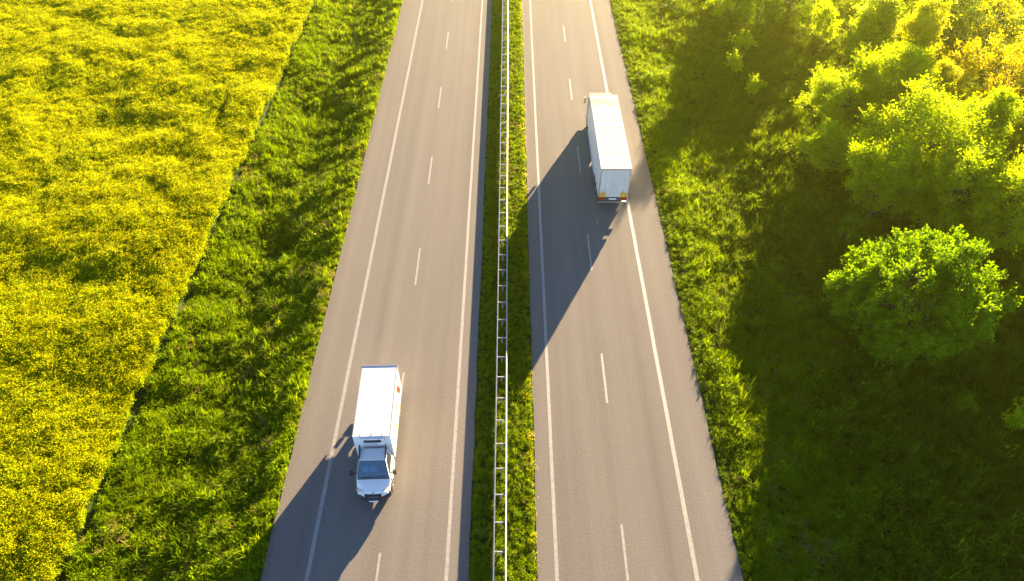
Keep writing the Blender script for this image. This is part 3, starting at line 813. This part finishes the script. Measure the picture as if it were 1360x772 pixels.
G1 = 'trees of the wood beside the road'
G2 = 'shrubs at the edge of the wood'
PLANTS = [
 ('round_bush', 'bush', 'bush', 26.2, 30.0, 8.4, 9.9, 0.3, 'leaf_mid', 'big round dense green bush standing alone in front of the wood', None),
 ('leafy_tree', 'tree', 'round_b', 29.3, 42.4, 7.2, 6.0, 0.9, 'leaf_light', 'light green tree just behind the big round bush, nearest the road', G1),
 ('leafy_tree', 'tree', 'round_a', 32.6, 45.8, 8.3, 9.0, 0.0, 'leaf_light', 'tallest bright yellow-green tree at the heart of the light green cluster', G1),
 ('leafy_tree', 'tree', 'round_a', 34.2, 40.8, 7.4, 8.0, 2.1, 'leaf_light', 'bright light green tree right behind the big round bush', G1),
 ('leafy_tree', 'tree', 'round_b', 37.0, 38.2, 8.0, 7.0, 2.9, 'leaf_light', 'light green tree at the right picture edge behind the round bush', G1),
 ('leafy_tree', 'tree', 'slim', 38.2, 47.0, 8.8, 4.4, 0.0, 'leaf_light', 'slim light green tree rising between the green cluster and yellow tree', G1),
 ('leafy_tree', 'tree', 'round_b', 27.6, 48.6, 4.7, 5.2, 1.6, 'leaf_light', 'short light green tree at the road side of the cluster, below the lower leaning one', G1),
 ('leafy_tree', 'tree', 'round_b', 30.2, 55.0, 6.0, 6.6, 4.0, 'leaf_light', 'lower light green tree beyond the cluster, leaning towards the road', G1),
 ('leafy_tree', 'tree', 'round_a', 34.5, 56.0, 7.6, 6.8, 3.7, 'leaf_light', 'broad light green tree between the cluster and the upright yellow tree', G1),
 ('yellow_tree', 'tree', 'slim', 38.3, 61.2, 9.6, 5.6, 1.0, 'leaf_yellow', 'tall upright yellow tree near the top of the picture', G1),
 ('yellow_tree', 'tree', 'slim', 39.4, 56.8, 6.0, 3.9, 2.4, 'leaf_yellow', 'small yellow tree in front of the tall upright yellow tree', G1),
 ('bare_tree', 'tree', 'thin', 42.6, 60.0, 6.6, 4.0, 0.0, 'leaf_ochre', 'thin brownish half-bare tree between two yellow trees', G1),
 ('yellow_tree', 'tree', 'sparse', 46.0, 55.8, 8.6, 8.8, 0.0, 'leaf_ochre', 'wide golden tree with open branches at the right picture edge', G1),
 ('yellow_tree', 'tree', 'sparse', 51.6, 60.5, 8.0, 7.5, 2.2, 'leaf_ochre', 'golden open-branched tree behind the wide golden one', G1),
 ('leafy_tree', 'tree', 'slim', 37.0, 66.6, 7.8, 6.6, 4.2, 'leaf_light', 'light green tree behind and beside the tall upright yellow tree', G1),
 ('leafy_shrub', 'shrub', 'shrub', 34.4, 73.2, 3.9, 4.4, 0.0, 'leaf_light', 'rounded light green shrub left of the green tree at the top', G2),
 ('leafy_shrub', 'shrub', 'shrub', 28.4, 76.0, 3.8, 5.0, 1.2, 'leaf_mid', 'lit green shrub beyond the meadow at the top edge', G2),
 ('leafy_shrub', 'shrub', 'shrub', 24.6, 79.5, 3.0, 4.2, 2.6, 'leaf_light', 'low shrub nearest the road at the top edge of the picture', G2),
 ('leafy_tree', 'tree', 'round_b', 33.4, 80.4, 5.6, 5.2, 5.0, 'leaf_mid', 'mid green tree cut by the top edge of the picture', G1),
 ('leafy_tree', 'tree', 'round_a', 41.5, 75.0, 7.6, 6.6, 5.6, 'leaf_light', 'light green tree at the top edge behind the yellow tree', G1),
 ('leafy_shrub', 'shrub', 'shrub', 37.4, 32.4, 4.4, 5.4, 4.1, 'leaf_mid', 'dark green shrub right of the big round bush', G2),
 ('leafy_shrub', 'shrub', 'shrub', 31.8, 21.6, 3.8, 4.6, 3.3, 'leaf_light', 'yellow-green shrub cut by the right edge below the big round bush', G2),
 ('bare_tree', 'tree', 'thin', 52.0, 71.0, 7.5, 5.0, 1.4, 'leaf_yellow', 'thin half-bare yellowish tree in the top right corner', G1),
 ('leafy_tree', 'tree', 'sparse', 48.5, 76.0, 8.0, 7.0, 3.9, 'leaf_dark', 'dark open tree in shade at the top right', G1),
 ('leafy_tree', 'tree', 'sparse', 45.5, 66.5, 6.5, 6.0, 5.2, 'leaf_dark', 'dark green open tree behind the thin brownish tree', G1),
 ('leafy_sapling', 'sapling', 'sapling', 26.2, 39.8, 2.6, 1.9, 0.0, 'leaf_mid', 'small bushy sapling in front of the light green tree nearest the road', G2),
 ('leafy_sapling', 'sapling', 'sapling', 28.3, 24.0, 1.5, 1.2, 1.0, 'leaf_mid', 'lone small sapling in the dark grass below the big round bush', G2),
 ('leafy_sapling', 'sapling', 'sapling', 24.4, 61.5, 2.2, 1.9, 2.0, 'leaf_light', 'sunlit sapling in the meadow left of the light green trees', G2),
 ('leafy_sapling', 'sapling', 'sapling', 23.6, 65.8, 2.4, 2.2, 3.0, 'leaf_light', 'sunlit sapling in the meadow below the top edge shrubs', G2),
 ('leafy_sapling', 'sapling', 'sapling', 25.4, 70.4, 2.6, 2.6, 4.4, 'leaf_light', 'bushy sapling just below the lit green shrub at the top', G2),
 # trees past the frame whose shadows reach into it
 ('leafy_tree', 'tree', 'slim', 33.0, 91.5, 9.6, 5.2, 0.8, 'leaf_mid', 'green tree beyond the top edge, nearest the road', G1),
 ('leafy_tree', 'tree', 'round_b', 49.5, 47.0, 10.0, 8.5, 4.6, 'leaf_mid', 'green tree beyond the right edge beside the golden trees', G1),
 ('leafy_tree', 'tree', 'round_a', 47.0, 37.5, 9.0, 8.0, 5.4, 'leaf_mid', 'green tree beyond the right edge behind the dark green shrub', G1),
]
for p in PLANTS: plant(*p)

# ------------------------------------------------------------------ small plants scattered in their thousands
def tuft(seed, blades, lmin, lmax, spread, wid, bend, mat_):
    rng = np.random.default_rng(seed)
    n = blades
    a = rng.uniform(0, 2*PI, n); r = spread*np.sqrt(rng.uniform(0, 1, n))
    P = np.stack([r*np.cos(a), r*np.sin(a), np.full(n, -0.03)], -1)
    L = rng.uniform(lmin, lmax, n)
    b = rng.uniform(0, 2*PI, n); bd = rng.uniform(0.1, bend, n)
    out = np.stack([np.cos(b), np.sin(b), b*0], -1)
    sd = np.stack([-np.sin(b), np.cos(b), b*0], -1)
    up = np.array([0, 0, 1.0])
    m1 = P + up*(L*0.55)[:, None] + out*(L*bd*0.25)[:, None]
    tip = P + up*(L*(1-0.35*bd))[:, None] + out*(L*bd*0.85)[:, None]
    w_ = wid*rng.uniform(0.7, 1.3, n)[:, None]
    V = np.stack([P - sd*w_*0.5, P + sd*w_*0.5, m1 + sd*w_*0.5, m1 - sd*w_*0.5, tip + sd*w_*0.12, tip - sd*w_*0.12], 1).reshape(-1, 3)
    k = np.arange(n)[:, None]*6
    F = np.concatenate([k + np.array([0, 1, 2, 3]), k + np.array([3, 2, 4, 5])])
    t = np.clip(rng.normal(0.5, 0.2, n), 0, 1)
    return np_mesh('tuft', V, F, mat_, False, np.repeat(t, 6))

def weed(seed, leaves, hgt, rad, size, mat_):
    rng = np.random.default_rng(seed)
    P = np.stack([rng.normal(0, rad*0.5, leaves), rng.normal(0, rad*0.5, leaves), rng.uniform(0.05, hgt, leaves)], -1)
    D = P*np.array([1.2, 1.2, 0.3]) + rng.normal(0, 0.35, (leaves, 3)) + np.array([0, 0, 0.15])
    V, F = leaf_quads(P, D, size*rng.uniform(0.6, 1.3, leaves), rng, 0.5)
    return np_mesh('weed', V, F, mat_, False, np.repeat(np.clip(rng.normal(0.5, 0.2, leaves), 0, 1), 4))

def rape(seed, flowers, hgt):
    """crop plant: branching stalk, narrow leaves and loose heads of small four-petal flowers"""
    rng = np.random.default_rng(seed)
    paths, P, D, Sz = [], [], [], []
    LP, LD, LS = [], [], []
    for q in range(4):
        a = rng.uniform(0, 2*PI); rad = rng.uniform(0.05, 0.30)
        top = np.array([math.cos(a)*rad, math.sin(a)*rad, hgt*rng.uniform(0.75, 1.0)])
        mid = np.array([top[0]*0.25, top[1]*0.25, top[2]*0.5])
        paths.append((np.stack([[0, 0, 0], mid, top]), np.array([0.012, 0.009, 0.005])))
        m = flowers//4
        if m:
            h = rng.uniform(0, 1, m)**0.8
            P.append(top + np.stack([rng.normal(0, 0.11, m), rng.normal(0, 0.11, m), -0.22*h + 0.05], -1))
            D.append(rng.normal(0, 0.8, (m, 3)) + np.array([0, 0, 0.5])); Sz.append(0.052*rng.uniform(0.7, 1.25, m))
        k = 11
        tz = rng.uniform(0.3, 0.97, k)
        LP.append(np.stack([top[0]*tz, top[1]*tz, top[2]*tz], -1)); LD.append(rng.normal(0, 0.6, (k, 3)) + np.array([0, 0, 0.45])); LS.append(0.16*rng.uniform(0.6, 1.3, k))
    TV, TF = tubes_np(paths, 3)
    LV, LF = leaf_quads(np.concatenate(LP), np.concatenate(LD), np.concatenate(LS), rng, 0.35)
    V = np.concatenate([TV, LV]); F = np.concatenate([TF, LF + len(TV)])
    nst = len(F)
    if P:
        FV, FF = leaf_quads(np.concatenate(P), np.concatenate(D), np.concatenate(Sz), rng, 0.95)
        F = np.concatenate([F, FF + len(V)]); V = np.concatenate([V, FV])
    me = np_mesh('crop_plant', V, F, M['stalk'], False, np.clip(rng.normal(0.5, 0.2, len(V)), 0, 1))
    me.materials.append(M['petal'])
    mi = np.zeros(len(F), dtype=np.int32); mi[nst:] = 1
    me.polygons.foreach_set('material_index', mi)
    return me

def source_set(name, meshes):
    c = bpy.data.collections.new(name)
    for i, me in enumerate(meshes):
        o = bpy.data.objects.new('%s_%02d' % (name, i), me); c.objects.link(o)
    return c

def scatter(name, label, cat, P, scl, idx, coll, rng, tilt=0.15):
    n = len(P)
    me = bpy.data.meshes.new(name)
    me.vertices.add(n); me.vertices.foreach_set('co', P.astype(np.float32).ravel())
    rot = np.stack([rng.normal(0, tilt, n), rng.normal(0, tilt, n), rng.uniform(0, 2*PI, n)], -1).astype(np.float32)
    a = me.attributes.new('turn', 'FLOAT_VECTOR', 'POINT'); a.data.foreach_set('vector', rot.ravel())
    sv = np.asarray(scl, np.float32)
    if sv.ndim == 1: sv = np.stack([sv, sv, sv], -1)
    a = me.attributes.new('size', 'FLOAT_VECTOR', 'POINT'); a.data.foreach_set('vector', sv.ravel())
    a = me.attributes.new('pick', 'INT', 'POINT'); a.data.foreach_set('value', np.asarray(idx, np.int32))
    o = link(name, me)
    ng = bpy.data.node_groups.new(name, 'GeometryNodeTree')
    ng.interface.new_socket('Geometry', in_out='INPUT', socket_type='NodeSocketGeometry')
    ng.interface.new_socket('Geometry', in_out='OUTPUT', socket_type='NodeSocketGeometry')
    N, L = ng.nodes, ng.links
    gi, go = N.new('NodeGroupInput'), N.new('NodeGroupOutput')
    ci = N.new('GeometryNodeCollectionInfo'); ci.inputs['Collection'].default_value = coll
    ci.inputs['Separate Children'].default_value = True; ci.inputs['Reset Children'].default_value = True
    ip = N.new('GeometryNodeInstanceOnPoints'); ip.inputs['Pick Instance'].default_value = True
    def attr(nm, t):
        q = N.new('GeometryNodeInputNamedAttribute'); q.data_type = t; q.inputs['Name'].default_value = nm
        return q.outputs['Attribute']
    L.new(gi.outputs[0], ip.inputs['Points']); L.new(ci.outputs[0], ip.inputs['Instance'])
    L.new(attr('pick', 'INT'), ip.inputs['Instance Index'])
    er = N.new('FunctionNodeEulerToRotation'); L.new(attr('turn', 'FLOAT_VECTOR'), er.inputs[0])
    L.new(er.outputs[0], ip.inputs['Rotation'])
    L.new(attr('size', 'FLOAT_VECTOR'), ip.inputs['Scale'])
    L.new(ip.outputs[0], go.inputs[0])
    md = o.modifiers.new('scatter', 'NODES'); md.node_group = ng
    tag(o, label, cat, kind='stuff')
    return o

GRASS = source_set('grass_source', [tuft(31+i, 22, 0.30, 0.62, 0.17, 0.030, 0.9, M['grass']) for i in range(4)]      # 0-3 tall
                                  + [tuft(41+i, 24, 0.12, 0.28, 0.17, 0.030, 0.9, M['grass']) for i in range(3)]      # 4-6 short
                                  + [weed(51+i, 40, 0.40, 0.22, 0.125, M['weed']) for i in range(3)]                   # 7-9 leafy
                                  + [weed(61+i, 34, 0.20, 0.20, 0.115, M['weed']) for i in range(2)]
                                  + [tuft(65+i, 16, 0.25, 0.60, 0.16, 0.024, 0.9, M['straw']) for i in range(2)])            # 12-13 dry                  # 10-11 low leafy
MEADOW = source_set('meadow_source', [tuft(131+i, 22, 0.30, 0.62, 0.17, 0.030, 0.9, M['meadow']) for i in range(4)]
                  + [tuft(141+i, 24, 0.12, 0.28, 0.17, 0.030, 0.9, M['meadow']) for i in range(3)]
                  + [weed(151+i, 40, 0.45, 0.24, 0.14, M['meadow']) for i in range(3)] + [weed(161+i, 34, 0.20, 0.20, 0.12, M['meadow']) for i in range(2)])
CROP = source_set('crop_source', [rape(71+i, 42, 1.05) for i in range(4)] + [rape(81+i, 22, 1.0) for i in range(2)] + [rape(91, 8, 1.0)])
BLOOM = source_set('bloom_source', [weed(95+i, 14, 0.26, 0.16, 0.06, M['petal']) for i in range(3)])

def jitter_points(x0, x1, y0, y1, dens, rng):
    n = int((x1-x0)*(y1-y0)*dens)
    return rng.uniform(x0, x1, n), rng.uniform(y0, y1, n)

def in_view(x, y, m=3.0):
    """a margin round what the camera could see, so a step to the side stays planted"""
    half = 0.64*np.maximum(y, 0) + 25 + m*3
    return (np.abs(x) < half)

def verge(name, label, x0, x1, dens, seed, tall=0.5, hmul=1.0, y0=-3, y1=110, edge=None, vary=0.9, coll=None, tuss=0.07, fade=None):
    rng = np.random.default_rng(seed)
    x, y = jitter_points(x0, x1, y0, y1, dens, rng)
    k = in_view(x, y); x, y = x[k], y[k]
    xr, yr = x*0.9 + y*0.42, y*0.9 - x*0.42
    h1 = fnoise(xr, yr, 2.6, seed+1, 3); h2 = fnoise(xr*1.0, yr*2.0, 3.2, seed+2, 3)
    dens_n = fnoise(x, y, 1.3, seed+3, 2)
    keep = dens_n + rng.uniform(0, 0.5, len(x)) > 0.42
    if fade is not None:
        pos = x + 4.0*(fnoise(x*0.9 + y*0.4, y*0.9 - x*0.4, 4.0, 77, 3) - 0.5)*2
        f = np.clip((pos - 18.0)/5.0, 0, 1)
        keep &= (rng.uniform(0, 1, len(x)) < f) if fade > 0 else (rng.uniform(0, 1, len(x)) > f)
    x, y, h1, h2 = x[keep], y[keep], h1[keep], h2[keep]
    u = rng.uniform(0, 1, len(x))
    lush = np.clip((h1 - 0.35)*3, 0, 1)
    idx = np.where(u < 0.25 + 0.4*lush*tall*1.4, rng.integers(0, 4, len(x)), np.where(u < 0.84, rng.integers(4, 7, len(x)), np.where(rng.uniform(0, 1, len(x)) < lush, rng.integers(7, 10, len(x)), rng.integers(10, 12, len(x)))))
    s = hmul*(0.55 + vary*h2)*(0.8 + 0.45*rng.uniform(0, 1, len(x)))
    if edge is not None: s = s*edge(x)
    if coll is None:
        dry = rng.uniform(0, 1, len(x)) < 0.02 + 0.14*np.clip((fnoise(xr[keep], yr[keep], 2.0, seed+8, 3) - 0.60)*6, 0, 1)
        idx = np.where(dry, rng.integers(12, 14, len(x)), idx)
    tus = (rng.uniform(0, 1, len(x)) < tuss*np.clip((h2 - 0.38)*4, 0, 1)) & (idx < 10)
    s = np.where(tus & ((edge is None) | (np.abs(x - RX1) > 1.2)), s*1.55, s)
    z = ground_z(x, y)
    sv = np.stack([np.clip(s, 0.7, 1.4), np.clip(s, 0.7, 1.4), s], -1)
    return scatter(name, label, 'grass', np.stack([x, y, z], -1), sv, idx, coll or GRASS, rng)

verge('grass', 'rough green grass on the ditch bank between yellow field and road', -23.6, LX0 - 0.05, 36, 101, 0.8, 0.85, vary=1.15)
verge('grass', 'trodden green grass strip of the median under the crash barrier', LX1 + 0.08, RX0 - 0.08, 48, 102, 0.5, 0.72, edge=lambda x: np.clip(0.45 + (x - LX1)*0.9, 0.45, 1.0), vary=0.5, tuss=0.0)
verge('grass', 'tall bright grass of the verge right of the motorway', RX1 + 0.05, 27, 36, 103, fade=-1, tall=0.9, hmul=0.9, vary=1.1, edge=lambda x: np.clip(0.28 + (x-12.3)*0.45, 0.25, 1.1))
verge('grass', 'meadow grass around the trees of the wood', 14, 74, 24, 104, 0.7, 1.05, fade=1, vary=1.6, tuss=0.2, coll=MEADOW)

def crop():
    rng = np.random.default_rng(201)
    x, y = jitter_points(-92, FIELD_X + 0.32, -2, 112, 36, rng)
    k = in_view(x, y, 2.0); x, y = x[k], y[k]
    xr, yr = x*0.83 + y*0.56, y*0.83 - x*0.56
    big = fnoise(xr, yr, 9.0, 205, 3); mid = fnoise(xr*1.1 + 40, yr*0.8, 3.6, 206, 4)
    # tractor tramline: a broken bare rut
    rut = (np.abs(x - (-27.4 + 0.2*np.sin(y*0.5))) < 0.14 + 0.2*fnoise(y, y*0, 2.0, 207, 2)) & (((y > 54.5) & (y < 60.5)) | ((y > 49.6) & (y < 50.6)))
    bare = (mid < 0.16)
    keep = ~rut & ~(bare & (rng.uniform(0, 1, len(x)) < 0.7)) & (x < FIELD_X + 0.32 - 0.35*fnoise(x*0, y, 1.5, 209, 2))
    x, y, big, mid = x[keep], y[keep], big[keep], mid[keep]
    yel = 0.45*big + 0.55*mid + rng.normal(0, 0.15, len(x))
    edge = x > FIELD_X - 1.2
    idx = np.where(yel > 0.46, rng.integers(0, 4, len(x)), np.where(yel > 0.30, rng.integers(4, 6, len(x)), 6))
    s = (0.92 + 0.05*big + 0.08*mid)*(0.88 + 0.24*rng.uniform(0, 1, len(x)))*np.where(edge, 0.9, 1.0)
    z = ground_z(x, y)
    scatter('crop_plants', 'yellow flowering crop filling the field left of the ditch', 'crop', np.stack([x, y, z], -1), np.stack([0.95 + s*0.1, 0.95 + s*0.1, s], -1), idx, CROP, rng, 0.1)
crop()

def blooms():
    rng = np.random.default_rng(301)
    # yellow blooms along the right rim of the median and in loose drifts on the right verge
    x = np.concatenate([1.42 - np.abs(rng.normal(0, 0.25, 700)), rng.normal(17.2, 0.5, 80), LX0 - 0.2 - np.abs(rng.normal(0, 0.4, 350))])
    y = np.concatenate([rng.uniform(6, 100, 700), rng.normal(34.5, 0.6, 80), rng.uniform(6, 100, 350)])
    k = fnoise(x*0.3, y, 3.0, 302, 2) > 0.42
    x, y = x[k], y[k]
    scatter('wild_flowers', 'small yellow flowers dotted along the rims of the median and verges', 'flowers', np.stack([x, y, ground_z(x, y)], -1), rng.uniform(0.6, 1.2, len(x)), rng.integers(0, 3, len(x)), BLOOM, rng)
blooms()
